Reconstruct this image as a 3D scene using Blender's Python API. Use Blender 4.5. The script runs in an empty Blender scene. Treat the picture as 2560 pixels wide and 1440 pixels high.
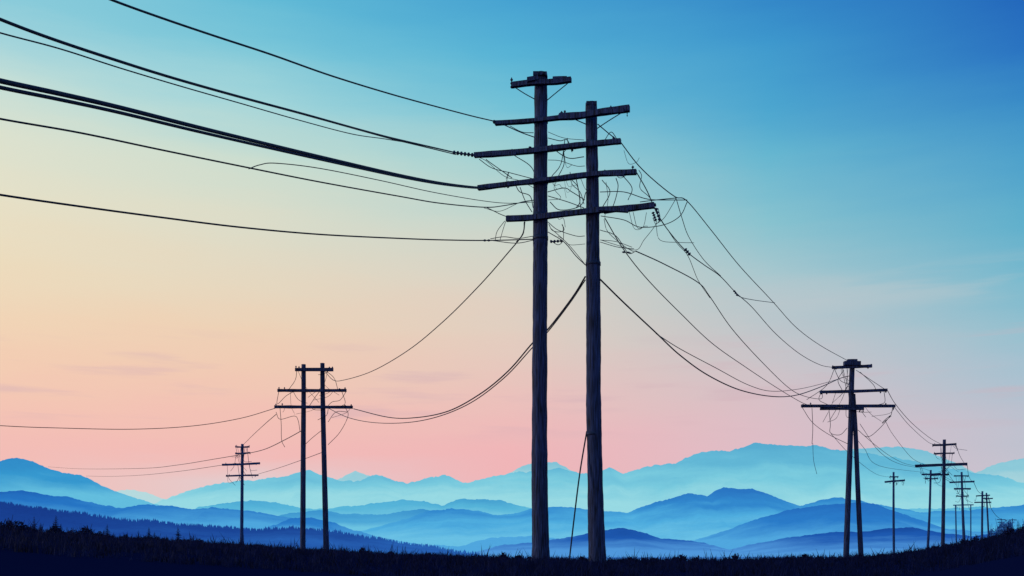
import bpy, math, random
from mathutils import Vector, noise
random.seed(7)
R = random.random
def U(a, b): return a + (b - a) * R()
scene = bpy.context.scene
scene.view_settings.view_transform = 'Standard'
scene.view_settings.look = 'None'
scene.view_settings.exposure = 0

F = 2489.0      # focal length of the photo in its own pixels (35 mm lens)
HY = 1375.0     # horizon row
CZ = 1.6        # eye height

def S(px, py, d):
    """survey: bearing / rise read off the photo + distance in metres -> world position"""
    return Vector(((px - 1280) / F * d, d, CZ + (HY - py) / F * d))

def lin(c):
    o = []
    for v in c:
        v /= 255.0
        o.append(v / 12.92 if v <= 0.04045 else ((v + 0.055) / 1.055) ** 2.4)
    return tuple(o) + (1.0,)

def interp(tab, x):
    if x <= tab[0][0]: return tab[0][1]
    for (a, b), (c, d) in zip(tab, tab[1:]):
        if x <= c:
            t = (x - a) / (c - a)
            return b + (d - b) * t
    return tab[-1][1]

def sstep(a, b, x):
    t = max(0, min(1, (x - a) / (b - a)))
    return t * t * (3 - 2 * t)

# ------------------------------------------------------------------ materials
def surf_mat(name, base, var=0.35, scale=(6, 6, 1.2), rough=0.85, bump=0.4):
    m = bpy.data.materials.new(name); m.use_nodes = True
    nt = m.node_tree; n = nt.nodes; l = nt.links
    b = n['Principled BSDF']
    tc = n.new('ShaderNodeTexCoord'); mp = n.new('ShaderNodeMapping')
    mp.inputs['Scale'].default_value = scale
    ns = n.new('ShaderNodeTexNoise'); ns.inputs['Scale'].default_value = 3; ns.inputs['Detail'].default_value = 6
    cr = n.new('ShaderNodeValToRGB')
    cr.color_ramp.elements[0].position = 0.35; cr.color_ramp.elements[1].position = 0.75
    cr.color_ramp.elements[0].color = tuple(v * (1 - var) for v in base) + (1,)
    cr.color_ramp.elements[1].color = tuple(min(1, v * (1 + var * 2.5)) for v in base) + (1,)
    bp = n.new('ShaderNodeBump'); bp.inputs['Strength'].default_value = bump; bp.inputs['Distance'].default_value = 0.03
    l.new(tc.outputs['Object'], mp.inputs['Vector']); l.new(mp.outputs[0], ns.inputs['Vector'])
    l.new(ns.outputs['Fac'], cr.inputs[0]); l.new(cr.outputs[0], b.inputs['Base Color'])
    l.new(ns.outputs['Fac'], bp.inputs['Height']); l.new(bp.outputs[0], b.inputs['Normal'])
    b.inputs['Roughness'].default_value = rough
    b.inputs['Specular IOR Level'].default_value = 0.15
    return m

wood = surf_mat('creosoted_wood', (0.013, 0.022, 0.078), 0.75, (9, 9, 0.5), 0.7, 1.0)
steel = surf_mat('dull_steel', (0.012, 0.022, 0.07), 0.3, (5, 5, 5), 0.6, 0.1)
cable = surf_mat('black_cable', (0.010, 0.015, 0.045), 0.2, (5, 5, 5), 0.6, 0.0)
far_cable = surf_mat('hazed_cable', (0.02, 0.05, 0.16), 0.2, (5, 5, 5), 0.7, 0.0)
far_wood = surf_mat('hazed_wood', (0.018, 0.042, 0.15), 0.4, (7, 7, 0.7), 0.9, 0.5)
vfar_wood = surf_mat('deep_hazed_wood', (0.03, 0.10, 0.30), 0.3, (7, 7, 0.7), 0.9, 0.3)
leaf = surf_mat('dusk_foliage', (0.0045, 0.007, 0.042), 0.6, (1, 1, 1), 0.95, 0.0)
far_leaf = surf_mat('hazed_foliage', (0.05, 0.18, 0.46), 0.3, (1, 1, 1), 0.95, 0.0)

def haze_mat(name, stops, D, diffuse=0.1, fleck=0.05):
    """hill with valley mist painted on: emitted airlight colour thickens toward low altitude. stops: (row, rgb)"""
    m = bpy.data.materials.new(name); m.use_nodes = True
    nt = m.node_tree; n = nt.nodes; l = nt.links; n.clear()
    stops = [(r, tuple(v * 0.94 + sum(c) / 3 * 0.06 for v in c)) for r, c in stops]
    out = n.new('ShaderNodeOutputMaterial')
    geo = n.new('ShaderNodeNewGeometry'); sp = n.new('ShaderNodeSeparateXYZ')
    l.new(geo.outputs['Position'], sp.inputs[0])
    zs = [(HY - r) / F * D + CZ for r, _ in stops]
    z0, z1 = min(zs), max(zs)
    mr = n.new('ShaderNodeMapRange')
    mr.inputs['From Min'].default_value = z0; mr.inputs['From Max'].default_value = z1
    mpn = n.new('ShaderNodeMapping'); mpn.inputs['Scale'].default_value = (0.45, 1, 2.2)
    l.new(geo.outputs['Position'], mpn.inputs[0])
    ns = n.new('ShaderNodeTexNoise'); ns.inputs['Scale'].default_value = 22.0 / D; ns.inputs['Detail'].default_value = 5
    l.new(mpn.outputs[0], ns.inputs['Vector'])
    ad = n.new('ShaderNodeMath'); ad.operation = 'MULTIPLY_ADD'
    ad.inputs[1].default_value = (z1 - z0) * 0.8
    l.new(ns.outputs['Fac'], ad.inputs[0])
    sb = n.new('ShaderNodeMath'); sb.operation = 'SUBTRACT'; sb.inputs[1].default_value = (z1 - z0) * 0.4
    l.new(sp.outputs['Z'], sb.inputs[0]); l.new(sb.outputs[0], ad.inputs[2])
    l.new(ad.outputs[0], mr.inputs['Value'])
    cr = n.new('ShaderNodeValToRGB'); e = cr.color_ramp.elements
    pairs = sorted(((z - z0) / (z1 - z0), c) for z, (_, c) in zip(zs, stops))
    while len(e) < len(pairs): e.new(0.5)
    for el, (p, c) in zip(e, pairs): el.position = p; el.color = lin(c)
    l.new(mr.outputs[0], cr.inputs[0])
    n2 = n.new('ShaderNodeTexNoise'); n2.inputs['Scale'].default_value = 220.0 / D; n2.inputs['Detail'].default_value = 8
    l.new(geo.outputs['Position'], n2.inputs['Vector'])
    m2 = n.new('ShaderNodeMapRange'); m2.inputs['From Min'].default_value = 0.3; m2.inputs['From Max'].default_value = 0.7
    m2.inputs['To Min'].default_value = 1 - fleck; m2.inputs['To Max'].default_value = 1 + fleck
    l.new(n2.outputs['Fac'], m2.inputs['Value'])
    em = n.new('ShaderNodeEmission'); l.new(cr.outputs[0], em.inputs['Color']); l.new(m2.outputs[0], em.inputs['Strength'])
    df = n.new('ShaderNodeBsdfDiffuse'); l.new(cr.outputs[0], df.inputs['Color'])
    mx = n.new('ShaderNodeMixShader'); mx.inputs[0].default_value = diffuse
    l.new(em.outputs[0], mx.inputs[1]); l.new(df.outputs[0], mx.inputs[2]); l.new(mx.outputs[0], out.inputs['Surface'])
    return m

# ------------------------------------------------------------------ world sky
w = bpy.data.worlds.new('sky'); scene.world = w; w.use_nodes = True
nt = w.node_tree; n = nt.nodes; l = nt.links; n.clear()
out = n.new('ShaderNodeOutputWorld'); bg = n.new('ShaderNodeBackground'); l.new(bg.outputs[0], out.inputs[0])
tc = n.new('ShaderNodeTexCoord'); sp = n.new('ShaderNodeSeparateXYZ'); l.new(tc.outputs['Generated'], sp.inputs[0])
def M(op, a, b=None, c=None):
    k = n.new('ShaderNodeMath'); k.operation = op
    for i, v in enumerate((a, b, c)):
        if v is None: continue
        if isinstance(v, (int, float)): k.inputs[i].default_value = v
        else: l.new(v, k.inputs[i])
    return k.outputs[0]
def mrange(val, a, b, c=0, d=1):
    k = n.new('ShaderNodeMapRange'); k.interpolation_type = 'SMOOTHSTEP'
    k.inputs[1].default_value = a; k.inputs[2].default_value = b; k.inputs[3].default_value = c; k.inputs[4].default_value = d
    l.new(val, k.inputs[0]); return k.outputs[0]
X, Y, Z = sp.outputs
az = M('ARCTAN2', X, Y)
v = M('DIVIDE', Z, M('MAXIMUM', M('SQRT', M('ADD', M('MULTIPLY', X, X), M('MULTIPLY', Y, Y))), 0.05))
vn0 = M('DIVIDE', v, 0.7)
# faint brushing of thin high cloud
mp = n.new('ShaderNodeMapping'); mp.inputs['Scale'].default_value = (1.6, 1.6, 11); mp.inputs['Rotation'].default_value = (0, math.radians(9), 0)
l.new(tc.outputs['Generated'], mp.inputs[0])
nz = n.new('ShaderNodeTexNoise'); nz.inputs['Scale'].default_value = 2.2; nz.inputs['Detail'].default_value = 7; nz.inputs['Roughness'].default_value = 0.6
l.new(mp.outputs[0], nz.inputs['Vector'])
wob = M('MULTIPLY', M('SUBTRACT', nz.outputs['Fac'], 0.5), 0.08)
vn = M('ADD', vn0, wob)
cols = {
 0:    [(0,(138,203,218)),(100,(166,213,219)),(200,(196,222,215)),(330,(219,225,207)),(500,(230,224,199)),(650,(236,219,189)),(800,(241,212,182)),(920,(243,205,179)),(1020,(244,196,180)),(1110,(243,189,182))],
 640:  [(0,(98,186,214)),(120,(124,199,217)),(250,(162,213,218)),(400,(202,221,208)),(550,(219,220,201)),(700,(230,215,191)),(820,(237,209,182)),(930,(240,202,180)),(1030,(242,193,181)),(1120,(242,187,183)),(1200,(226,205,207))],
 1280: [(0,(70,162,209)),(120,(86,178,213)),(250,(113,192,214)),(400,(160,208,211)),(550,(196,213,205)),(700,(216,211,198)),(820,(226,206,192)),(930,(231,198,189)),(1030,(236,191,187)),(1130,(240,182,184)),(1200,(240,180,183))],
 1920: [(0,(52,136,200)),(120,(62,152,205)),(250,(77,166,207)),(400,(102,182,208)),(550,(135,194,207)),(700,(168,199,206)),(820,(190,198,203)),(930,(206,195,200)),(1030,(216,191,198)),(1120,(222,189,199))],
 2560: [(0,(34,102,187)),(120,(43,117,194)),(250,(58,140,199)),(400,(77,160,203)),(550,(97,176,204)),(700,(123,186,206)),(820,(149,192,207)),(930,(170,193,208)),(1030,(184,192,206)),(1140,(196,194,207))],
}
prev = None; prevaz = None
for px in sorted(cols):
    a = math.atan((px - 1280) / F)
    cr = n.new('ShaderNodeValToRGB'); e = cr.color_ramp.elements
    st = sorted((((HY - r) / F * math.cos(a)) / 0.7, c) for r, c in cols[px])
    while len(e) < len(st): e.new(0.5)
    for el, (p, c) in zip(e, st): el.position = p; el.color = lin(c)
    l.new(vn, cr.inputs[0])
    if prev is None: prev = cr.outputs[0]
    else:
        mr = n.new('ShaderNodeMapRange'); mr.inputs['From Min'].default_value = prevaz; mr.inputs['From Max'].default_value = a
        l.new(az, mr.inputs['Value'])
        mx = n.new('ShaderNodeMix'); mx.data_type = 'RGBA'
        l.new(mr.outputs[0], mx.inputs[0]); l.new(prev, mx.inputs[6]); l.new(cr.outputs[0], mx.inputs[7])
        prev = mx.outputs[2]
    prevaz = a
# low mauve streak clouds
mp2 = n.new('ShaderNodeMapping'); mp2.inputs['Scale'].default_value = (3, 3, 34); mp2.inputs['Location'].default_value = (5.3, 0.4, 2.9)
l.new(tc.outputs['Generated'], mp2.inputs[0])
n3 = n.new('ShaderNodeTexNoise'); n3.inputs['Scale'].default_value = 2.0; n3.inputs['Detail'].default_value = 7
l.new(mp2.outputs[0], n3.inputs['Vector'])
band = M('MULTIPLY', mrange(v, 0.10, 0.14), mrange(v, 0.17, 0.23, 1, 0))
fac = M('MULTIPLY', M('MULTIPLY', mrange(n3.outputs['Fac'], 0.53, 0.70), band), 0.40)
mx = n.new('ShaderNodeMix'); mx.data_type = 'RGBA'; l.new(fac, mx.inputs[0]); l.new(prev, mx.inputs[6]); mx.inputs[7].default_value = lin((208, 174, 184))
prev = mx.outputs[2]
# thin warm wisps on the right
band = M('MULTIPLY', M('MULTIPLY', mrange(v, 0.22, 0.24), mrange(v, 0.25, 0.275, 1, 0)), mrange(az, 0.2, 0.36))
fac = M('MULTIPLY', M('MULTIPLY', mrange(n3.outputs['Fac'], 0.44, 0.64), band), 0.24)
mx = n.new('ShaderNodeMix'); mx.data_type = 'RGBA'; l.new(fac, mx.inputs[0]); l.new(prev, mx.inputs[6]); mx.inputs[7].default_value = lin((205, 205, 204))
prev = mx.outputs[2]
l.new(prev, bg.inputs['Color']); bg.inputs['Strength'].default_value = 1.0

# sun: just risen/set, low on the left behind the hills
sl = bpy.data.lights.new('sun', 'SUN'); sl.energy = 1.1; sl.angle = math.radians(0.5); sl.color = (1, 0.86, 0.74)
so = bpy.data.objects.new('sun', sl); scene.collection.objects.link(so)
so.rotation_euler = (Vector((0.93, -0.15, -0.10))).to_track_quat('-Z', 'Y').to_euler()
so.location = (-40, 30, 20)

# ------------------------------------------------------------------ mesh helpers
class MB:
    def __init__(s): s.v = []; s.f = []
    def tube(s, pts, rad, seg=8, cap=True, flat=None):
        """flat=(w,h): rectangular section"""
        base = len(s.v); N = len(pts)
        for i, p in enumerate(pts):
            a = pts[max(0, i - 1)]; b = pts[min(N - 1, i + 1)]
            t = (b - a)
            t = t.normalized() if t.length > 1e-9 else Vector((0, 0, 1))
            ref = Vector((0, 0, 1)) if abs(t.z) < 0.9 else Vector((0, 1, 0))
            sx = t.cross(ref).normalized(); sy = sx.cross(t).normalized()
            r = rad[i] if isinstance(rad, (list, tuple)) else rad
            if flat:
                w_, h_ = flat
                for cx, cy in ((1, 1), (-1, 1), (-1, -1), (1, -1)):
                    s.v.append(p + sx * cx * w_ / 2 * r + sy * cy * h_ / 2 * r)
            else:
                for k in range(seg):
                    an = 2 * math.pi * k / seg
                    s.v.append(p + sx * math.cos(an) * r + sy * math.sin(an) * r)
        sg = 4 if flat else seg
        for i in range(N - 1):
            for k in range(sg):
                a = base + i * sg + k; b = base + i * sg + (k + 1) % sg
                s.f.append((a, b, b + sg, a + sg))
        if cap:
            s.f.append(tuple(base + k for k in range(sg))[::-1])
            s.f.append(tuple(base + (N - 1) * sg + k for k in range(sg)))
    def obj(s, name, mat, parent=None, smooth=False):
        me = bpy.data.meshes.new(name); me.from_pydata([tuple(q) for q in s.v], [], s.f); me.materials.append(mat)
        if smooth: me.polygons.foreach_set('use_smooth', [True] * len(me.polygons))
        me.update()
        o = bpy.data.objects.new(name, me); scene.collection.objects.link(o)
        if parent:
            o.parent = parent; o.matrix_parent_inverse = parent.matrix_world.inverted()
        return o

def empty(name, loc):
    e = bpy.data.objects.new(name, None); e.empty_display_size = 1; e.location = loc
    scene.collection.objects.link(e); bpy.context.view_layer.update(); return e

def cr_pts(p, sub=10):
    """catmull-rom through points"""
    q = [p[0] * 2 - p[1]] + list(p) + [p[-1] * 2 - p[-2]]
    o = []
    for i in range(1, len(q) - 2):
        for k in range(sub):
            t = k / sub; a, b, c, d = q[i - 1], q[i], q[i + 1], q[i + 2]
            o.append(0.5 * ((2 * b) + (c - a) * t + (2 * a - 5 * b + 4 * c - d) * t * t + (3 * b - a - 3 * c + d) * t ** 3))
    o.append(q[-2]); return o

def wire_pts(pl, d0, d1, sub=8):
    """photo bearings + inverse-depth interpolation from d0 to d1"""
    L = [0]
    for a, b in zip(pl, pl[1:]): L.append(L[-1] + math.hypot(a[0] - b[0], a[1] - b[1]))
    pts = []
    for (x, y), s_ in zip(pl, L):
        t = s_ / L[-1]; d = 1 / ((1 - t) / d0 + t / d1)
        pts.append(S(x, y, d))
    return cr_pts(pts, sub)

def wire(pl, d0, d1, r, name='power_line', mat=None, parent=None):
    mb = MB(); mb.tube(wire_pts(pl, d0, d1), r, 6); return mb.obj(name, mat or cable, parent, True)

# ------------------------------------------------------------------ ground
YG = [(-1600, 1270), (-900, 1290), (0, 1338), (200, 1354), (400, 1366), (600, 1378), (800, 1391), (1000, 1401), (1300, 1412), (1600, 1416), (1900, 1414),
      (2100, 1409), (2250, 1399), (2350, 1385), (2450, 1368), (2560, 1346), (3400, 1270), (4200, 1250)]
def gz(x, y):
    u = x / max(y, 10.0)
    s_ = (HY - interp(YG, 1280 + u * F)) / F
    yy = max(0, min(y, 115))
    z = CZ + s_ * yy
    if y < 30: z -= 1.5 * (1 - max(0, y) / 30) ** 2
    t = sstep(95, 800, y)
    z = z * (1 - t) + (CZ - 24) * t
    z += 0.08 * noise.noise(Vector((x * 0.25, y * 0.25, 0))) * (1 - t)
    return z
rows = [-60 + i * 4 for i in range(15)] + [i * 1.5 for i in range(0, 70)]
yv = 105.0
while yv < 70000: rows.append(yv); yv *= 1.07
NX = 260; gv = []; gf = []
for y in rows:
    for i in range(NX):
        u = -2.2 + 4.4 * i / (NX - 1); x = u * (abs(y) + 30)
        gv.append((x, y, gz(x, y)))
for j in range(len(rows) - 1):
    for i in range(NX - 1):
        a = j * NX + i; gf.append((a, a + 1, a + NX + 1, a + NX))
gm = bpy.data.materials.new('ground_soil_and_valley_haze'); gm.use_nodes = True
nt2 = gm.node_tree; n_ = nt2.nodes; l_ = nt2.links; b = n_['Principled BSDF']
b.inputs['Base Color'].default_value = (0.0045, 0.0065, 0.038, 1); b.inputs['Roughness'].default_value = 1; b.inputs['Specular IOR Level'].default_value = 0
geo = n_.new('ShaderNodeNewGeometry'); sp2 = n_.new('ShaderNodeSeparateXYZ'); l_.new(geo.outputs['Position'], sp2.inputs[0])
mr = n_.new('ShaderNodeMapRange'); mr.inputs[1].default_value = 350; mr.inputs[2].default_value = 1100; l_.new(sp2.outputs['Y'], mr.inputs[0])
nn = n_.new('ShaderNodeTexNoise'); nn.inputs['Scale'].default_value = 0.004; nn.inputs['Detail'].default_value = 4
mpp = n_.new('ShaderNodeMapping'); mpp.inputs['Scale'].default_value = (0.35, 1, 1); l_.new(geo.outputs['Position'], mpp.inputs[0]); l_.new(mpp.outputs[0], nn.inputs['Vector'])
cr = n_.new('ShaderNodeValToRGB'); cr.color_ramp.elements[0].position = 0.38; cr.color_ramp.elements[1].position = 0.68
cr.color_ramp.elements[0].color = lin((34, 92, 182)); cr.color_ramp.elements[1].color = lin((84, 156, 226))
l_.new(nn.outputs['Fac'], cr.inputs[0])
em = n_.new('ShaderNodeEmission'); l_.new(cr.outputs[0], em.inputs[0])  # far valley floor: haze and mist patches painted as blue emission
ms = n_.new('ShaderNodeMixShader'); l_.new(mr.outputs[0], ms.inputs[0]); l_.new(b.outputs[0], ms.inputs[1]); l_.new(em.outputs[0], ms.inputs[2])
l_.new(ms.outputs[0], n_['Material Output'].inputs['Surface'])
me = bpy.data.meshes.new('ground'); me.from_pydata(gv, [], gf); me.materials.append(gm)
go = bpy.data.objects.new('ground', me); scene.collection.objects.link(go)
me.polygons.foreach_set('use_smooth', [True] * len(me.polygons))

# ------------------------------------------------------------------ mountains
def rnoise(px, seed, amp):
    return (noise.fractal(Vector((px * 0.012, seed * 7.3, 0)), 1.0, 2.1, 6) * amp - abs(noise.noise(Vector((px * 0.035, seed * 3.1, 4)))) * amp * 0.9
            - abs(noise.noise(Vector((px * 0.09, seed * 1.7, 9)))) * amp * 0.75 + noise.noise(Vector((px * 0.21, seed, 1))) * amp * 0.28 + amp * .3)
def ridge(name, prof, D, mat, amp=3.0, seed=0, step=4, x0=-900, x1=3500, base=-30, width=0.22):
    nr = 9; xs = [x0 + i * step for i in range(int((x1 - x0) / step) + 1)]
    ts = [-1 + i / nr for i in range(nr)] + [0] + [(i + 1) / 4 for i in range(4)]
    vs = []; fs = []
    for t in ts:
        for px in xs:
            row = interp(prof, px) + rnoise(px, seed, amp)
            zr = CZ + (HY - row) / F * D
            zb = CZ + base
            h = max(0, zr - zb)
            a = abs(t)
            shape = (1 - a) ** 1.15
            rel = noise.fractal(Vector((px * 0.012, t * 2.2, seed)), 1, 2, 4) * 0.35 * a * (1 - a) * 2 if a > 0 else 0
            z = zb + h * max(0, min(1 - a * 0.25, shape + rel * 0.5))
            y = D * (1 + t * width + 0.015 * noise.noise(Vector((px * 0.006, seed, 2))))
            vs.append(((px - 1280) / F * D * (1 + t * width * 0.15), y, z if z > zb else zb))
    W = len(xs)
    for j in range(len(ts) - 1):
        for i in range(W - 1):
            a = j * W + i; fs.append((a, a + 1, a + W + 1, a + W))
    me = bpy.data.meshes.new(name); me.from_pydata(vs, [], fs); me.materials.append(mat)
    me.polygons.foreach_set('use_smooth', [True] * len(me.polygons))
    o = bpy.data.objects.new(name, me); scene.collection.objects.link(o); return o

LOW = 1400
pA = [(-900,1240),(-300,1215),(200,1245),(270,1231),(330,1222),(370,1230),(410,1250),(600,1260),(800,1225),(860,1192),(890,1178),(925,1190),(960,1215),(1200,1215),(1280,1182),(1320,1160),(1350,1155),(1390,1152),(1420,1172),(1500,1200),(1900,1180),(2060,1135),(2130,1122),(2250,1117),(2320,1128),(2390,1160),(2430,1182),(2490,1160),(2560,1142),(2800,1120),(3100,1150),(3500,1110)]
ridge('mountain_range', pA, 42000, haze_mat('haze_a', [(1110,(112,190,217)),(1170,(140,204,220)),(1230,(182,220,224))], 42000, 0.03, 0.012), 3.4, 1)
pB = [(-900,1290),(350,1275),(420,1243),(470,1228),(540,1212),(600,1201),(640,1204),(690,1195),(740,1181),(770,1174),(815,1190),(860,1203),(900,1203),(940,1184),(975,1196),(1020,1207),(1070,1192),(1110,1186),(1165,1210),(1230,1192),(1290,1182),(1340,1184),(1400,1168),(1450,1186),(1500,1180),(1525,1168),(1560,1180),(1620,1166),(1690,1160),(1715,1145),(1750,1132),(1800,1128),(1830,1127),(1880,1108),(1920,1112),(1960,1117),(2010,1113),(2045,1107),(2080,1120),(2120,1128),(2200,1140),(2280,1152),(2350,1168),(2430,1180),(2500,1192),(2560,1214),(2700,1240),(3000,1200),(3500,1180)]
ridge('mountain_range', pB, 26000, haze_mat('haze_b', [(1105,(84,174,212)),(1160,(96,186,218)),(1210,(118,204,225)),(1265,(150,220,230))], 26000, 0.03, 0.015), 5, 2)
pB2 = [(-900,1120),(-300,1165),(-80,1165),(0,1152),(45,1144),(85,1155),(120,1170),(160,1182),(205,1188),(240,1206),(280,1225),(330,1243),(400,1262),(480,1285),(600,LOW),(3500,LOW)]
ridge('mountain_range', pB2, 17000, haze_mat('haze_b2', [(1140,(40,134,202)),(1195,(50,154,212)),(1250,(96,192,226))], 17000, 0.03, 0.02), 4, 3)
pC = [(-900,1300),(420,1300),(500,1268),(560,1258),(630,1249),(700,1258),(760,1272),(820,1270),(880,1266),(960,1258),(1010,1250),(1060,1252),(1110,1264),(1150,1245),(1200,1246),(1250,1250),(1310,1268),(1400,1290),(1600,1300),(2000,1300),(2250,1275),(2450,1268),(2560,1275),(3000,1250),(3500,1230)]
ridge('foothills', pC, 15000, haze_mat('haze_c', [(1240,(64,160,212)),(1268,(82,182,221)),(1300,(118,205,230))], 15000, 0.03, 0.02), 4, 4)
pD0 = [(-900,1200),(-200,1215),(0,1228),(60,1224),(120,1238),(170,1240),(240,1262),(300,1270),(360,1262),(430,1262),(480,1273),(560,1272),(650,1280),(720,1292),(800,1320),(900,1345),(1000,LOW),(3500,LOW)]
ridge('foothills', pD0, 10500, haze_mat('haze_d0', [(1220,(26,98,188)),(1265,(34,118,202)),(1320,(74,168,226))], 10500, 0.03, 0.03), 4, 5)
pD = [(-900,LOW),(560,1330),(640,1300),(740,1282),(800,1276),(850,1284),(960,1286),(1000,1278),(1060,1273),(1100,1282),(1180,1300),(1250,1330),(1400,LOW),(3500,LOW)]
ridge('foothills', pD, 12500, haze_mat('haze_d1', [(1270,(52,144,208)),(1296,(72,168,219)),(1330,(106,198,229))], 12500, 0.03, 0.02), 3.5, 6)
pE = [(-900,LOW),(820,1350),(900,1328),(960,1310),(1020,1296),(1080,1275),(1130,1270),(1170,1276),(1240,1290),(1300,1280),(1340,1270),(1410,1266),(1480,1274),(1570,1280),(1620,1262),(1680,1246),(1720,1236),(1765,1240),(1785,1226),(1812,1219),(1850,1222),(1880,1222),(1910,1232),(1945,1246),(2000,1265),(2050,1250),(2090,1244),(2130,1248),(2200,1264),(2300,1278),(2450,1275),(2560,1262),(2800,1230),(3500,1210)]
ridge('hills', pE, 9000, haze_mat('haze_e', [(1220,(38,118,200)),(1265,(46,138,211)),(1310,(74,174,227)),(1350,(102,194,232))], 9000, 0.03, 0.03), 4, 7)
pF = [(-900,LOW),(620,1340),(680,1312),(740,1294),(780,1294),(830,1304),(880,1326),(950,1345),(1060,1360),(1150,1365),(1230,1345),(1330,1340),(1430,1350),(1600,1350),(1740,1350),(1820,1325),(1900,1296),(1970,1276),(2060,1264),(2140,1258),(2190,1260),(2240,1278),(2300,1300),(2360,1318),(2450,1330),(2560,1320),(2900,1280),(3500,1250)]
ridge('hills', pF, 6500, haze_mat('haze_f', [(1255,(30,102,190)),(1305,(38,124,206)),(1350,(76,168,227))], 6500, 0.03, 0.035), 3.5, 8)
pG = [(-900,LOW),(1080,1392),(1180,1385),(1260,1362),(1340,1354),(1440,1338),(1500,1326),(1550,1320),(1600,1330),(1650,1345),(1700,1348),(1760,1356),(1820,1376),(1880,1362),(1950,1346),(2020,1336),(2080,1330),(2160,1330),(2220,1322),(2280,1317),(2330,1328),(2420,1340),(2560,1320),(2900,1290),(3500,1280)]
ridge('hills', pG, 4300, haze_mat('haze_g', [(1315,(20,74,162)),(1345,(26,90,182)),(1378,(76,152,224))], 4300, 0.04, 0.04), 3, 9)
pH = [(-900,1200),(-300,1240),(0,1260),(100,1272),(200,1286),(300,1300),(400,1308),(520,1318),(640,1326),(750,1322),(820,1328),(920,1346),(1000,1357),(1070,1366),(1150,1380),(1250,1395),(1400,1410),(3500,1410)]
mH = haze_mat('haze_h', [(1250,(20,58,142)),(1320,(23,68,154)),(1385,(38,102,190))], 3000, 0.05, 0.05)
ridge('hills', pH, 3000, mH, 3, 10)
# conifers standing along the nearer wooded ridge
mb = MB()
for i in range(1700):
    px = U(-500, 1200)
    D = 3000 * (1 + 0.015 * noise.noise(Vector((px * 0.006, 10, 2))))
    row = interp(pH, px) + rnoise(px, 10, 3)
    zr = CZ + (HY - row) / F * 3000
    h = U(3, 9) * (1 if R() > .1 else 1.4); r = h * U(0.16, 0.3)
    x = (px - 1280) / F * 3000; y = D - U(0, 8)
    bidx = len(mb.v)
    for lv, (zz, rr) in enumerate(((-2, .5), (.15, 1), (.45, .6), (.5, .75), (.75, .3), (1, 0.02))):
        for k in range(5):
            an = k * 1.2566 + i; mb.v.append(Vector((x + math.cos(an) * r * rr * U(.8, 1.2), y + math.sin(an) * r * rr, zr + (h * zz if zz > 0 else zz))))
    for lv in range(5):
        for k in range(5):
            a = bidx + lv * 5 + k; b2 = bidx + lv * 5 + (k + 1) % 5; mb.f.append((a, b2, b2 + 5, a + 5))
mb.obj('distant_forest', mH)

# ------------------------------------------------------------------ poles
def shaft(mb, pl, d, wid, seg=14, rough=0.05):
    """pl: (px,py) axis; wid: widths in the same units; extends into the ground"""
    pts = [S(x, y, d) for x, y in pl]; rr = [q / 2 / F * d for q in wid]
    last = pts[-1]; g = gz(last.x, last.y) - 0.3
    if g < last.z: pts.append(Vector((last.x, last.y, g))); rr.append(rr[-1] * 1.05)
    P2 = cr_pts(pts, 14); n0 = len(pts); R2 = []
    for i in range(len(P2)):
        t = i / 14; k = min(int(t), n0 - 2); t -= k
        R2.append(rr[k] * (1 - t) + rr[k + 1] * t)
    R2 = [r * (1 + rough * noise.noise(Vector((p.z * 1.3, p.x, d))) + rough * .6 * noise.noise(Vector((p.z * 5, p.x, d)))) for r, p in zip(R2, P2)]
    mb.tube(P2, R2, seg)
def beam(mb, pl, d0, d1, th, dep=0.16):
    P2 = []
    for (x, y), t in zip(pl, [((q[0] - pl[0][0]) / (pl[-1][0] - pl[0][0])) for q in pl]):
        P2.append(S(x, y, d0 + (d1 - d0) * t))
    P2 = cr_pts(P2, 5)
    rs = [1 + 0.14 * noise.noise(Vector((p.x * 2.2, p.z, 3))) for p in P2]
    mb.tube(P2, rs, flat=(dep, th / F * (d0 + d1) / 2))
def insul(mb, p, direc, L, r, n_=4):
    direc = direc.normalized(); pts = []; rs = []
    for i in range(n_ * 4 + 1):
        pts.append(p + direc * L * i / (n_ * 4)); rs.append(r * (0.35, 0.95, 1.0, 0.4)[i % 4])
    mb.tube(pts, rs, 8)

dA, dB = 32.7, 32.2
def dep(px): return 33.25 - (px - 1185) / 450 * 1.6   # crossarms run slightly toward us on the right
poleA = empty('utility_pole', S(1351, 1414, dA)); poleB = empty('utility_pole', S(1494, 1414, dB))
mb = MB(); shaft(mb, [(1352,184),(1352,320),(1351,480),(1351,600),(1350,760),(1349,1000),(1349,1200),(1351,1330),(1352,1412)], dA, [31,33,35,37,37,38,40,42,48], 18, .07); mb.obj('shaft', wood, poleA, True)
mb = MB(); shaft(mb, [(1478,258),(1479,350),(1481,450),(1482,600),(1483,700),(1484,850),(1484,1000),(1487,1150),(1490,1300),(1494,1412)], dB, [28,30,32,34,36,37,37,38,41,46], 18, .07); mb.obj('shaft', wood, poleB, True)
armsA = [[(1279,213),(1335,206),(1380,205),(1428,199)], [(1238,308),(1320,303),(1402,294)], [(1186,388),(1260,383),(1340,376),(1440,364),(1552,353)],
         [(1195,470),(1250,463),(1300,457),(1380,449),(1480,436),(1591,430)], [(1266,547),(1330,544),(1400,536),(1500,525),(1570,521),(1636,513)]]
thA = [12, 9, 12, 11, 13]
mb = MB()
for a, t in zip(armsA, thA): beam(mb, a, dep(a[0][0]) - .3, dep(a[-1][0]) - .3, t)
beam(mb, [(1318,200),(1345,196)], dA - .35, dA - .35, 10); beam(mb, [(1334,190),(1368,189)], dA - .05, dA - .1, 9, .4)
beam(mb, [(1383,196),(1418,195)], dep(1383) - .3, dep(1418) - .3, 5)
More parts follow.
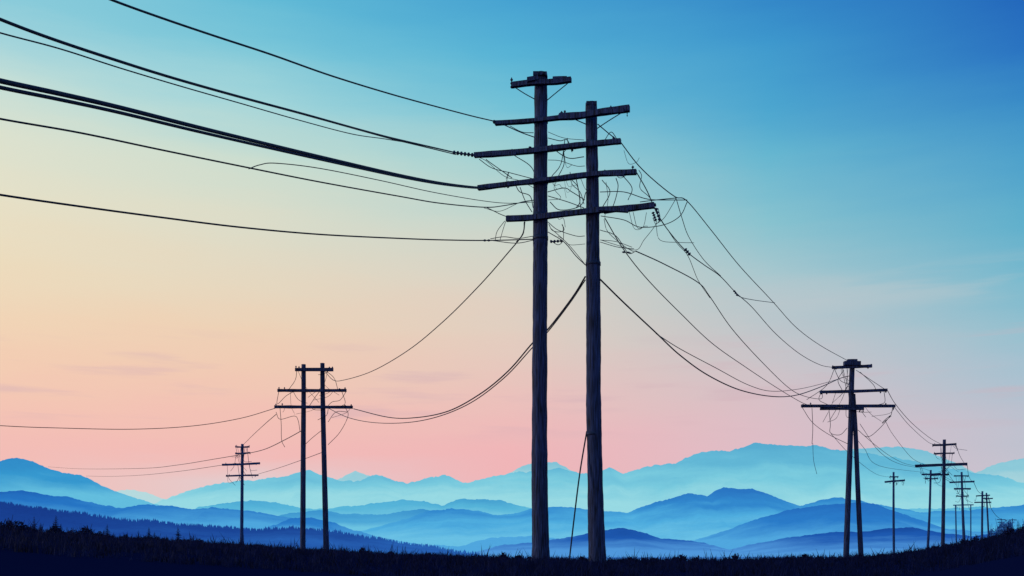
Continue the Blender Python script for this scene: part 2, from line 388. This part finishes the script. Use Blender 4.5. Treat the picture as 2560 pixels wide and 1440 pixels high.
beam(mb, [(1500,523),(1570,526)], dep(1500) - .42, dep(1570) - .42, 9); beam(mb, [(1510,531),(1640,512)], dep(1510) - .2, dep(1640) - .2, 6, .1)
beam(mb, [(1375,371),(1455,362)], dep(1375) - .42, dep(1455) - .42, 8, .08); beam(mb, [(1500,433),(1560,437)], dep(1500) - .4, dep(1560) - .4, 7, .08)
beam(mb, [(1336,452),(1400,444)], dep(1336) - .42, dep(1400) - .42, 7, .08); beam(mb, [(1240,384),(1290,383)], dep(1240) - .41, dep(1290) - .41, 9, .06)
mb.obj('crossarms', wood, poleA)
mb = MB()
beam(mb, [(1398,292),(1450,289),(1500,281),(1574,271)], dep(1398) - .5, dep(1574) - .5, 14)
beam(mb, [(1500,280),(1560,276)], dep(1500) - .62, dep(1560) - .62, 9, .06); beam(mb, [(1465,263),(1491,263)], dB, dB, 9, .38)
mb.obj('crossarms', wood, poleB)
# hardware
mb = MB(); up = Vector((0, 0, 1)); UZ = up
def st(mb, px, py0, py1, w_, dd=-.3, n_=3):
    d = dep(px) + dd; a = S(px, py0, d); b_ = S(px, py1, d); insul(mb, a, b_ - a, (b_ - a).length, w_ / 2 / F * d, n_)
for q in [(1279,221,194,7),(1286,218,205,6),(1425,205,193,7),(1358,186,179,6),(1345,188,183,5),(1404,300,278,9),(1398,296,285,6),(1412,283,276,6),(1527,283,264,6),(1562,279,263,10),(1570,279,262,9),(1568,275,292,3),
          (1534,360,341,7),(1543,362,346,9),(1550,360,349,7),(1510,359,350,6),(1582,433,414,7),(1588,430,424,6),(1380,375,360,6),(1270,470,452,7),(1540,522,515,6),(1625,520,507,8),(1635,522,507,8),(1270,553,538,7),(1212,390,380,5),(1280,384,372,5),(1325,375,366,8),(1512,434,424,5),(1325,459,448,7)]:
    st(mb, *q)
def horiz(mb, x0, y0, x1, y1, w_, dd=-.3, n_=5):
    a = S(x0, y0, dep(x0) + dd); b_ = S(x1, y1, dep(x1) + dd); insul(mb, a, b_ - a, (b_ - a).length, w_ / 2 / F * 32, n_)
horiz(mb, 1132,381,1186,388, 11, n_=6); horiz(mb, 1232,304,1275,309, 10); horiz(mb,1385,295,1400,293,7,n_=2); horiz(mb,1428,376,1440,367,9,n_=2); horiz(mb,1375,604,1408,602,8,n_=4); horiz(mb,1640,520,1650,553,8,n_=4)
horiz(mb,1400,290,1412,285,12,n_=2); horiz(mb,1208,601,1228,601,6,n_=2); horiz(mb,1632,530,1640,553,8,n_=4); horiz(mb,1555,630,1578,632,5,n_=2)
mb.obj('insulators', steel, poleA, True)
# pole bands and bolts
mb = MB()
for (x, y, d, w_) in [(1352,207,dA,35),(1352,303,dA,36),(1351,376,dA,37),(1351,455,dA,39),(1351,540,dA,39),(1351,596,dA,39)]:
    mb.tube([S(x, y + 5, d), S(x, y - 5, d)], w_ / 2 / F * d, 18)
mb.obj('steel_bands', steel, poleA, True)
mb = MB()
for (x, y, d, w_) in [(1479,284,dB,32),(1480,359,dB,33),(1481,438,dB,35),(1482,530,dB,37),(1483,660,dB,38),(1484,1085,dB,39)]:
    mb.tube([S(x, y + 4, d), S(x, y - 4, d)], w_ / 2 / F * d, 18)
mb.obj('steel_bands', steel, poleB, True)
# braces
mb = MB()
for a in [[(1284,216),(1310,233),(1337,248)],[(1426,203),(1395,228),(1366,252)],[(1260,312),(1300,330),(1336,343)]]:
    mb.tube(wire_pts(a, 32.6, 32.5), .016, 6)
mb.obj('braces', steel, poleA)
mb = MB()
for a in [[(1432,296),(1450,304),(1466,311)],[(1552,283),(1520,303),(1493,321)],[(1494,310),(1520,332),(1545,352)]]:
    mb.tube(wire_pts(a, 32, 32), .016, 6)
mb.obj('braces', steel, poleB)

# jumper wires tangled round the crossarms
T = [
 [(1190,392),(1215,402),(1260,440),(1300,452),(1335,470)], [(1198,398),(1230,420),(1275,432),(1336,448)], [(1215,398),(1222,404),(1280,445)],
 [(1285,388),(1330,420),(1342,470)], [(1290,465),(1300,480),(1325,490),(1333,520)], [(1300,468),(1312,500),(1330,530)],
 [(1210,520),(1250,528),(1300,506),(1336,500)], [(1215,518),(1262,540),(1300,548)], [(1250,600),(1262,560),(1268,548)], [(1228,601),(1290,608),(1335,600)], [(1226,597),(1260,592),(1296,596),(1335,590)],
 [(1262,552),(1243,578),(1238,600)], [(1370,400),(1400,402),(1440,415),(1462,415)], [(1369,480),(1410,470),(1430,480),(1462,500)], [(1370,490),(1420,505),(1460,520)],
 [(1370,345),(1400,352),(1418,350),(1430,380)], [(1412,350),(1402,410),(1380,440),(1384,445)], [(1408,378),(1410,410),(1396,440)], [(1418,345),(1420,365),(1410,380)],
 [(1375,505),(1400,525),(1450,515),(1465,480)], [(1430,450),(1445,470),(1452,520),(1462,530)], [(1440,445),(1450,500),(1440,520)], [(1370,555),(1395,575),(1440,590),(1462,590)],
 [(1370,580),(1410,605),(1440,640),(1463,662)], [(1376,570),(1420,610),(1466,665)], [(1395,590),(1410,600),(1425,612),(1463,610)], [(1375,600),(1395,612),(1408,600),(1408,570),(1405,562)],
 [(1372,560),(1380,575),(1395,580),(1410,575),(1405,560)], [(1500,440),(1530,430),(1550,445),(1570,435)], [(1500,480),(1560,480),(1620,498),(1685,500),(1718,500)],
 [(1502,540),(1560,550),(1600,568),(1660,562),(1700,540),(1718,505)], [(1502,600),(1540,612),(1590,625),(1610,600),(1640,560),(1636,540)], [(1500,575),(1540,590),(1570,632),(1590,628)],
 [(1510,548),(1520,580),(1560,615),(1585,630)], [(1505,530),(1530,520),(1545,470),(1540,445)], [(1515,455),(1520,500),(1512,540)], [(1500,605),(1545,618),(1585,622)],
 [(1500,600),(1540,604),(1580,618)], [(1600,505),(1640,500),(1690,495)], [(1640,560),(1650,600),(1700,606),(1735,607)], [(1555,437),(1580,470),(1570,500)], [(1512,350),(1528,330),(1545,352)],
 [(1690,495),(1682,510),(1660,545),(1640,560)], [(1645,520),(1650,545),(1640,560),(1632,545)], [(1597,425),(1604,440),(1600,470),(1625,495),(1640,530)],
 [(1425,430),(1430,460),(1450,480),(1460,510)], [(1380,370),(1420,395),(1460,392)], [(1400,440),(1385,470),(1402,495),(1370,500)], [(1505,450),(1525,480),(1505,520)],
 [(1275,315),(1305,330),(1334,332)], [(1370,330),(1410,345),(1460,350)], [(1265,448),(1272,430),(1262,470)],
 [(1310,555),(1308,585),(1290,605)],
]
mb = MB()
for a in T:
    dd = U(-.4, .35); mb.tube(wire_pts(a, dep(a[0][0]) + dd - .2, dep(a[-1][0]) + dd - .2, 6), U(.008, .015), 5)
for i in range(10):   # short slack ties
    x = U(1375, 1455) if R() < .6 else U(1505, 1590); y = random.choice([376, 447, 530]); w_ = U(15, 45); h = U(12, 45)
    a = [(x, y), (x + w_ * .3, y + h), (x + w_ * .8, y + h * .9), (x + w_, y + U(-3, 50))]
    mb.tube(wire_pts(a, dep(x) - .2, dep(x) - .3, 6), U(.005, .009), 5)
mb.obj('jumper_wires', cable, poleA, True)

# conductors coming in from the left, passing overhead
def left_ext(pl, k=1):
    (x1, y1), (x0, y0) = pl[0], pl[1]
    return [(x1 - (x0 - x1) * 2.5, y1 - (y0 - y1) * 3.1), (x1 - (x0 - x1) * 1.2, y1 - (y0 - y1) * 1.35)] + pl
L1 = left_ext([(280,0),(410,47),(540,91),(680,137),(830,190),(980,236),(1100,269),(1180,290),(1240,304)])
wire(L1, 12, dep(1240) - .3, .018)
L2 = left_ext([(0,48),(130,97),(280,147),(430,194),(600,242),(760,285),(900,324),(980,345),(1080,368),(1140,382)])
wire(L2, 11, dep(1140) - .3, .022); wire([(x, y + 1.5 + max(0, (x - 900)) * .012) for x, y in L2], 11.2, dep(1140) - .35, .016)
L3 = left_ext([(0,82),(150,122),(300,170),(450,215),(600,258),(750,301),(880,335),(960,347),(1040,360)])
wire(L3, 13, dep(1040) - .35, .013)
base4 = [(0,206),(150,238),(300,272),(500,322),(700,370),(850,405),(1000,439),(1100,458),(1180,468),(1215,469)]
for off, r in ((-4, .034), (12.5, .026)):
    pl = left_ext([(x, y + off * (1 - x / 1350)) for x, y in base4])
    wire(pl, 10.5, dep(1215) - .32, r)
L5 = left_ext([(0,297),(200,332),(400,374),(600,415),(800,455),(1000,491),(1100,508),(1210,518),(1260,514),(1335,500)])
wire(L5, 12, dep(1335) - .25, .0155)
wire([(622,422),(650,412),(690,408),(800,421),(950,451),(1080,480),(1200,501),(1270,508),(1335,505)], 19, dep(1335) - .25, .010)
L6 = left_ext([(0,487),(200,516),(400,543),(600,568),(800,586),(1000,596),(1120,600),(1225,601),(1335,598)])
wire(L6, 13, dep(1335) - .25, .018)

# spans: near structure -> left twin pole
wire([(1312,555),(1305,588),(1270,632),(1200,712),(1110,802),(1020,876),(930,928),(860,950),(833,950),(812,928)], dep(1300), 73, .021)
wire([(1463,692),(1430,745),(1369,824),(1332,857),(1270,928),(1200,985),(1120,1028),(1040,1044),(970,1043),(884,1022)], dB - .1, 73, .03)
wire([(1463,700),(1425,757),(1369,830),(1330,870),(1260,945),(1175,1008),(1090,1043),(1010,1057),(930,1056),(868,1043),(820,1020)], dB, 73, .022)
# near structure -> right twin pole
wire([(1552,356),(1595,412),(1640,455),(1688,492),(1718,503),(1780,578),(1850,666),(1930,752),(1990,818),(2050,863),(2116,900)], dep(1552) - .3, 70, .018)
wire([(1592,432),(1618,478),(1645,538),(1680,588),(1718,630),(1760,662),(1800,690),(1840,732),(1880,768),(1940,835),(2000,885),(2050,912),(2084,919)], dep(1592) - .3, 70, .018)
wire([(1590,628),(1660,660),(1745,706),(1775,742),(1830,822),(1900,900),(1970,968),(2010,990),(2052,997),(2056,982)], dep(1590) - .3, 70, .018)
wire([(1512,545),(1560,625),(1620,700),(1700,782),(1780,858),(1860,915),(1940,968),(2000,1004),(2030,1016)], dep(1512) - .1, 70, .018)
wire([(1500,698),(1560,757),(1640,832),(1700,888),(1770,938),(1850,975),(1930,991),(1990,988),(2050,968),(2100,946),(2122,940)], dB - .1, 70, .027)
wire([(1640,834),(1700,872),(1790,920),(1870,962),(1930,978),(2000,972),(2060,958),(2104,945)], 38, 70, .016)
wire([(1690,495),(1705,545),(1722,592),(1760,650),(1802,690)], 34, 39, .013)
wire([(1838,728),(1850,742),(1885,750),(1937,757)], 42, 50, .014)
wire([(1650,545),(1690,605),(1720,640),(1745,700),(1775,745)], 33, 38, .011)
mb = MB(); insul(mb, S(1712,622,35), S(1724,636,35) - S(1712,622,35), .3, .07, 3); insul(mb, S(1834,726,42), S(1846,742,42) - S(1834,726,42), .3, .05, 3)
mb.obj('cable_splice', steel, None, True)
g = wire([(1467,1078),(1450,1180),(1436,1290),(1422,1412)], dB - .05, dB - .35, .024, 'guy_wire', cable, poleB)

# generic distant pole
def far_pole(shafts, arms, d, mat, jump=0, seg=8, name='utility_pole', ins=True, wmat=None, jr=.012):
    x, y = shafts[0][0][-1]
    e = empty(name, S(x, y, d)); mb = MB()
    for pl, wd in shafts: shaft(mb, pl, d, wd, seg, 0.04)
    mb.obj('shaft', mat, e, True)
    mb = MB(); mi = MB(); mw = MB()
    for (xa, ya, xb, yb, th) in arms:
        tilt = U(-.3, .3)
        beam(mb, [(xa, ya), ((xa + xb) / 2, (ya + yb) / 2 + U(-.5, .8)), (xb, yb)], d - .3 + tilt, d - .3 - tilt, th, .16)
        if ins:
            for t in (0.02, .1, .9, .98):
                p = S(xa + (xb - xa) * t, ya + (yb - ya) * t, d - .3); insul(mi, p, Vector((0, 0, 1 if R() < .7 else -1.4)), U(.15, .3), .06, 2)
    mb.obj('crossarms', mat, e)
    if ins: mi.obj('insulators', mat, e)
    if jump:
        x0 = min(a[0] for a in arms); x1 = max(a[2] for a in arms); y0 = arms[0][1]; y1 = arms[-1][1]
        for i in range(jump):
            a = random.choice(arms); b_ = random.choice(arms)
            xa = U(a[0], a[2]); xb = xa + U(-1, 1) * (x1 - x0) * .3; yb = max(b_[1], a[1] + 6) + U(0, (y1 - y0) * .35)
            xb = max(x0, min(x1, xb))
            mw.tube(wire_pts([(xa, a[1]), (xa * .7 + xb * .3 + U(-4, 4), a[1] * .5 + yb * .5 + U(0, 10)), (xb, yb)], d - U(.1, .6), d - U(.1, .6), 5), jr * U(.6, 1.1), 4)
        mw.obj('jumper_wires', wmat or mat, e)
    return e

p = far_pole([([(759,911),(759,1000),(758,1150),(757,1388)], [11,12,13,14]), ([(806,908),(807,1000),(811,1180),(816,1390)], [11,12,13,15])],
         [(738,924,833,924,8),(694,976,866,976,7),(686,1017,882,1018,7)], 73, wood, 14, 12, 'twin_utility_pole', True, cable, .018)
mb = MB()
for a in [[(697,978),(693,1010),(715,990),(740,976)],[(700,1020),(703,1060),(704,1100),(712,1118)],[(750,1078),(745,1050),(735,1040),(700,1048),(690,1030)],[(864,1020),(870,1040),(850,1080),(820,1112)],
          [(866,978),(850,1000),(830,1005),(815,1020)],[(805,1075),(780,1095),(764,1110)],[(812,925),(835,945),(845,975)],[(742,926),(738,950),(720,976)],[(820,1055),(840,1030),(870,1030)],[(855,980),(862,1010),(830,1018)],[(770,1020),(790,990),(800,978)]]:
    mb.tube(wire_pts(a, 72.6, 72.7, 6), .02, 5)
mb.obj('slack_wires', cable, p)
p = far_pole([([(2131,903),(2129,960),(2127,1060),(2121,1230),(2115,1402)], [13,13,13,14,15]), ([(2134,985),(2139,1080),(2145,1230),(2153,1402)], [9,11,12,13])],
         [(2080,919,2180,915,7),(2050,980,2218,975,7),(2003,1015,2238,1015,7),(2050,1022,2160,1022,6)], 70, wood, 14, 12, 'twin_utility_pole', True, cable, .018)
mb = MB(); beam(mb, [(2110,908),(2150,909)], 69.7, 69.7, 10, .4); beam(mb, [(2118,902),(2142,902)], 69.8, 69.8, 7, .3); mb.obj('pole_cap', wood, p)
mb = MB()
for a in [[(2052,982),(2048,1000),(2070,1012)],[(2072,1020),(2076,1060),(2076,1082),(2100,1087),(2118,1070)],[(2030,1020),(2032,1070),(2030,1110)],[(2004,1016),(2030,1055),(2070,1085),(2120,1110)],[(2210,978),(2212,1005),(2195,1012)],
          [(2228,1037),(2212,1050),(2206,1058),(2228,1040)],[(2228,1037),(2200,1070),(2170,1092),(2145,1075)],[(2140,925),(2180,952),(2215,975)],[(2150,930),(2182,960),(2190,975)],[(2232,1018),(2228,1037)],[(2110,925),(2095,950),(2105,975)],[(2085,920),(2100,950),(2120,960)]]:
    mb.tube(wire_pts(a, 69.6, 69.7, 6), .02, 5)
mb.obj('slack_wires', cable, p)
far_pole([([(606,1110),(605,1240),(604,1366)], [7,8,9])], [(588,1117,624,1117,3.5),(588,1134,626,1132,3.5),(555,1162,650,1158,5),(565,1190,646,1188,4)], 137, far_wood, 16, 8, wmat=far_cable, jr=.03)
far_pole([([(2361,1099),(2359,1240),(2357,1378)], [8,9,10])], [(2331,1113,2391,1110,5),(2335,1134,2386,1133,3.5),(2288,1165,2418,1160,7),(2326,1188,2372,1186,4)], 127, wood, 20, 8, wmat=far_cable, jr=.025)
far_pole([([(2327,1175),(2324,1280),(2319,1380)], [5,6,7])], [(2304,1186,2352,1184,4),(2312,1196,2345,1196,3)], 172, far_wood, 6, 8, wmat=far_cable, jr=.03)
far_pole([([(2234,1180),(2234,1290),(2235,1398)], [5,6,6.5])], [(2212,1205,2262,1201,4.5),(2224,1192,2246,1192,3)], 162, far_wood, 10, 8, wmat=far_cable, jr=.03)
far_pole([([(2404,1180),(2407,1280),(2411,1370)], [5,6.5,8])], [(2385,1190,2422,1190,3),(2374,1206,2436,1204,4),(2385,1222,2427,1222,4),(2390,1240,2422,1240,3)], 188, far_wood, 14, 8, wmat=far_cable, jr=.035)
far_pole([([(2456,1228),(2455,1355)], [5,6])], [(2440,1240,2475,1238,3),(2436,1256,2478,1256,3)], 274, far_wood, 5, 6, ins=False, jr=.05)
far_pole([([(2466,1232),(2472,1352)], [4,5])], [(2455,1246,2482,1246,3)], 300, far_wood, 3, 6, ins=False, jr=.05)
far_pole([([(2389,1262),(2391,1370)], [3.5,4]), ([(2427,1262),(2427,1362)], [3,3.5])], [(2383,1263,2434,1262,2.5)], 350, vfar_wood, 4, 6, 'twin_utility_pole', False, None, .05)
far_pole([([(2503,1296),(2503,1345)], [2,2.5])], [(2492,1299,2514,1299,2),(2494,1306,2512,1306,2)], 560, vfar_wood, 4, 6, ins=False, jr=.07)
far_pole([([(2531,1296),(2531,1335)], [2,2.5])], [(2522,1300,2542,1300,2)], 600, vfar_wood, 4, 6, ins=False, jr=.07)

# distant spans
wire([(690,1020),(600,1046),(480,1065),(330,1073),(150,1070),(0,1064),(-250,1045),(-500,1010)], 73, 60, .025)
wire([(690,1036),(660,1062),(630,1090),(608,1112)], 73, 137, .025)
wire([(757,1075),(715,1098),(665,1122),(622,1133),(588,1139),(540,1147),(440,1163),(350,1171),(200,1172),(120,1167)], 73, 260, .028)
wire([(808,1130),(740,1155),(690,1172),(646,1185)], 73, 137, .022)
wire([(590,1158),(540,1165),(450,1178),(350,1188),(270,1191),(215,1190)], 137, 300, .035)
wire([(2218,975),(2240,1012),(2280,1058),(2325,1095),(2352,1110)], 70, 127, .024)
wire([(2236,1018),(2275,1065),(2320,1105),(2340,1112)], 70, 127, .02)
wire([(2145,1075),(2185,1110),(2225,1140),(2260,1158),(2290,1165)], 70, 127, .018)
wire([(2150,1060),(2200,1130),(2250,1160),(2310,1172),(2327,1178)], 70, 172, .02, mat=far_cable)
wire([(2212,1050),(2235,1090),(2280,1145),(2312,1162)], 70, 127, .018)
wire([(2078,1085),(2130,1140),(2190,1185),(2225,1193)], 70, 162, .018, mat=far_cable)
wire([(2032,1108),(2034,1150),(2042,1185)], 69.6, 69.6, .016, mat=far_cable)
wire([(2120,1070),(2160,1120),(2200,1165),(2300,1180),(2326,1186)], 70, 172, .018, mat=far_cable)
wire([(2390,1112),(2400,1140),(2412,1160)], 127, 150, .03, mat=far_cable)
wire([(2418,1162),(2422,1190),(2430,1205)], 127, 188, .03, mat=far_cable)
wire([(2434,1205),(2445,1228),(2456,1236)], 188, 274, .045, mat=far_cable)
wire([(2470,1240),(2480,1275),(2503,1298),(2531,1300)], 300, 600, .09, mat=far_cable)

# ------------------------------------------------------------------ foreground vegetation
gvv = []; gff = []
def blade(x, y, z, h, w_, lean, an):
    b0 = len(gvv); dx = math.cos(an) * w_ / 2; dy = math.sin(an) * w_ / 2; lx = lean * h
    gvv.extend([(x - dx, y - dy, z - .05), (x + dx, y + dy, z - .05), (x + dx * .7 + lx * .35, y + dy * .7, z + h * .55), (x - dx * .7 + lx * .35, y - dy * .7, z + h * .55), (x + lx, y, z + h)])
    gff.append((b0, b0 + 1, b0 + 2, b0 + 3)); gff.append((b0 + 3, b0 + 2, b0 + 4))
for i in range(19000):
    d = 17 + 78 * R() ** 1.4; u = U(-.75, .75); x = u * d; z = gz(x, d)
    dens = noise.noise(Vector((x * .5, d * .15, 5)))
    H = (0.13 + 0.16 * dens + U(0, .10)) * (1 + max(0, d - 25) / 34)
    if R() < .025: H = abs(H) * 1.9
    if H < .05: continue
    for k in range(5):
        blade(x + U(-.12, .12) * d / 30, d + U(-.1, .1), z, H * U(.5, 1.1), .024 * d / 25, U(-.5, .5), U(-.6, .6))
me = bpy.data.meshes.new('grass'); me.from_pydata(gvv, [], gff); me.materials.append(leaf)
o = bpy.data.objects.new('grass', me); scene.collection.objects.link(o)

# leafy weeds: upright stalks with side leaves, along the crest
mb = MB()
for i in range(900):
    d = U(28, 62); px = U(-250, 2800); x = (px - 1280) / F * d; z = gz(x, d); h = U(.16, .42) * (d / 42)
    lean = U(-.25, .25) * h; w_ = h * .035
    mb.tube([Vector((x, d, z - .05)), Vector((x + lean * .4, d, z + h * .6)), Vector((x + lean, d, z + h))], [w_, w_ * .8, w_ * .3], 4, False)
    for k in range(8):
        t = (k + 1) / 9; q = Vector((x + lean * t, d, z + h * t)); sd = 1 if k % 2 else -1; L = h * U(.16, .3) * (1.15 - t * .7)
        tip = q + Vector((sd * L, U(-.3, .3) * L, L * U(.3, .9))); m_ = (q + tip) / 2
        b0 = len(mb.v); mb.v.extend([q, m_ + Vector((0, 0, L * .22)), tip, m_ - Vector((0, 0, L * .22))]); mb.f.append((b0, b0 + 1, b0 + 2, b0 + 3))
mb.obj('weeds', leaf)

# bushes along the banks: stems + leaf clumps
def bush(mb, x, y, w_, h, z=None, cl=.09):
    if z is None: z = gz(x, y)
    for s_ in range(5):
        a = U(0, 6.28); tip = Vector((x + math.cos(a) * w_ * .4, y + math.sin(a) * w_ * .3, z + h * U(.7, 1.25)))
        mb.tube([Vector((x, y, z - .1)), tip], [cl * .28, cl * .1], 4, False)
    for c in range(int(26 + 20 * min(w_, 2))):
        a = U(0, 6.28); rr = math.sqrt(R()); zz = R() ** .8
        c0 = Vector((x + math.cos(a) * rr * w_ * .5 * (1.1 - zz * .7), y + math.sin(a) * rr * w_ * .4, z + zz * h * (1 - .25 * rr)))
        for k in range(6):
            q = c0 + Vector((U(-1, 1), U(-1, 1), U(-1, 1))) * cl; s_ = U(.55, 1.3) * cl; t = Vector((U(-1, 1), U(-.6, .6), U(-.2, 1.2))).normalized() * s_
            n2 = Vector((U(-1, 1), U(-1, 1), U(-1, 1))).normalized() * s_ * .45
            b0 = len(mb.v); mb.v.extend([q - t, q + n2, q + t, q - n2]); mb.f.append((b0, b0 + 1, b0 + 2, b0 + 3))
mb = MB()
for i in range(340):
    px = U(-300, 950); d = U(50, 100); k = sstep(1000, 0, px)
    if R() < .25 + .75 * k: bush(mb, (px - 1280) / F * d, d, U(.4, 1.1) * (.5 + k * .7), U(.25, .8) * (.35 + k * .85))
for i in range(150):
    px = 2200 + 700 * R() ** .7; d = U(50, 95); k = sstep(2150, 2600, px)
    bush(mb, (px - 1280) / F * d, d, U(.4, 1.0) * (.5 + k * .6), U(.2, .65) * (.4 + k * .8))
for i in range(150):
    px = U(850, 2300); d = U(40, 95); bush(mb, (px - 1280) / F * d, d, U(.3, .8), U(.2, .5))
mb.obj('bushes', leaf)
# grove in the haze beyond the right-hand bank
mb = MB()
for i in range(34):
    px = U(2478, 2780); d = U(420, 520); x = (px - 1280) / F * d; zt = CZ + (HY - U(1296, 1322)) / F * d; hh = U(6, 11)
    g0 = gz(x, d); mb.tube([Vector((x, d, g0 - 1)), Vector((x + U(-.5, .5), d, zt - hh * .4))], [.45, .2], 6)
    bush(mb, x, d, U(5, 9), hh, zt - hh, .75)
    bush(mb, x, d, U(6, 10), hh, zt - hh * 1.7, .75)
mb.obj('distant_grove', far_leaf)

# small conifers on the banks
def conifer(px, d, h):
    x = (px - 1280) / F * d; z = gz(x, d); mb = MB()
    e = empty('conifer_tree', (x, d, z))
    mb.tube([Vector((x, d, z - .2)), Vector((x, d, z + h * .5)), Vector((x + U(-.02, .02), d, z + h))], [h * .022, h * .014, h * .004], 6)
    mb.obj('trunk', wood, e)
    mb = MB(); lv = 12; wf = U(.8, 1.2)
    for i in range(lv):
        t = i / lv; zz = z + h * (.12 + .86 * t); rr = (h * .27 * (1 - t) ** .85 + .03) * wf
        for k in range(8):
            a = k * .785 + i * .9 + U(-.3, .3); L = rr * U(.5, 1.3); dr = Vector((math.cos(a), math.sin(a), 0)); tip = Vector((x, d, zz)) + dr * L + Vector((0, 0, -L * U(.0, .45)))
            o_ = Vector((x, d, zz + h * .02)); sd = Vector((-dr.y, dr.x, 0))
            for s2 in range(4):
                q = o_.lerp(tip, (s2 + .4) / 4); s_ = L * .24 * (1.2 - s2 * .22)
                b0 = len(mb.v); mb.v.extend([q - sd * s_ + Vector((0, 0, -s_ * .5)), q + dr * s_ * 1.2 + Vector((0, 0, -.15 * s_)), q + sd * s_ + Vector((0, 0, -s_ * .6)), q + Vector((0, 0, s_ * .45))])
                mb.f.append((b0, b0 + 1, b0 + 3)); mb.f.append((b0 + 1, b0 + 2, b0 + 3))
    mb.obj('foliage', leaf, e)
for px, d, h in [(6,88,1.0),(22,90,1.4),(50,95,1.2),(68,92,1.0),(85,85,1.9),(102,88,1.4),(125,92,1.3),(140,80,2.0),(152,84,1.4),(172,92,1.0),(190,90,1.1),(215,88,1.2),(240,92,1.0),(268,90,1.75),(284,92,1.1),(300,92,1.0),(330,88,1.0),(352,92,1.0),(372,84,1.6),(386,88,1.3),(410,90,1.0),(432,92,1.0),(445,86,1.8),(460,90,1.1),(484,90,1.3),(520,90,1.0),(560,88,1.1),(600,92,.9),(640,90,.9),(700,92,.8),
                 (2556,80,1.2),(2545,80,1.6),(2530,86,1.2),(2512,88,1.0),(2490,88,1.0),(2468,90,1.0),(2440,90,.8),(2400,90,.8),(-60,85,1.8),(-140,88,1.3),(2620,80,1.7),(2700,84,1.4)]:
    conifer(px, d, h)

# ------------------------------------------------------------------ camera
cd = bpy.data.cameras.new('camera'); cd.lens = 35; cd.sensor_width = 36
co = bpy.data.objects.new('camera', cd); scene.collection.objects.link(co)
co.location = (0, 0, CZ); co.rotation_euler = (math.radians(90), 0, 0)
cd.shift_y = (HY - 720) / 2560; cd.clip_start = 0.1; cd.clip_end = 200000
scene.camera = co
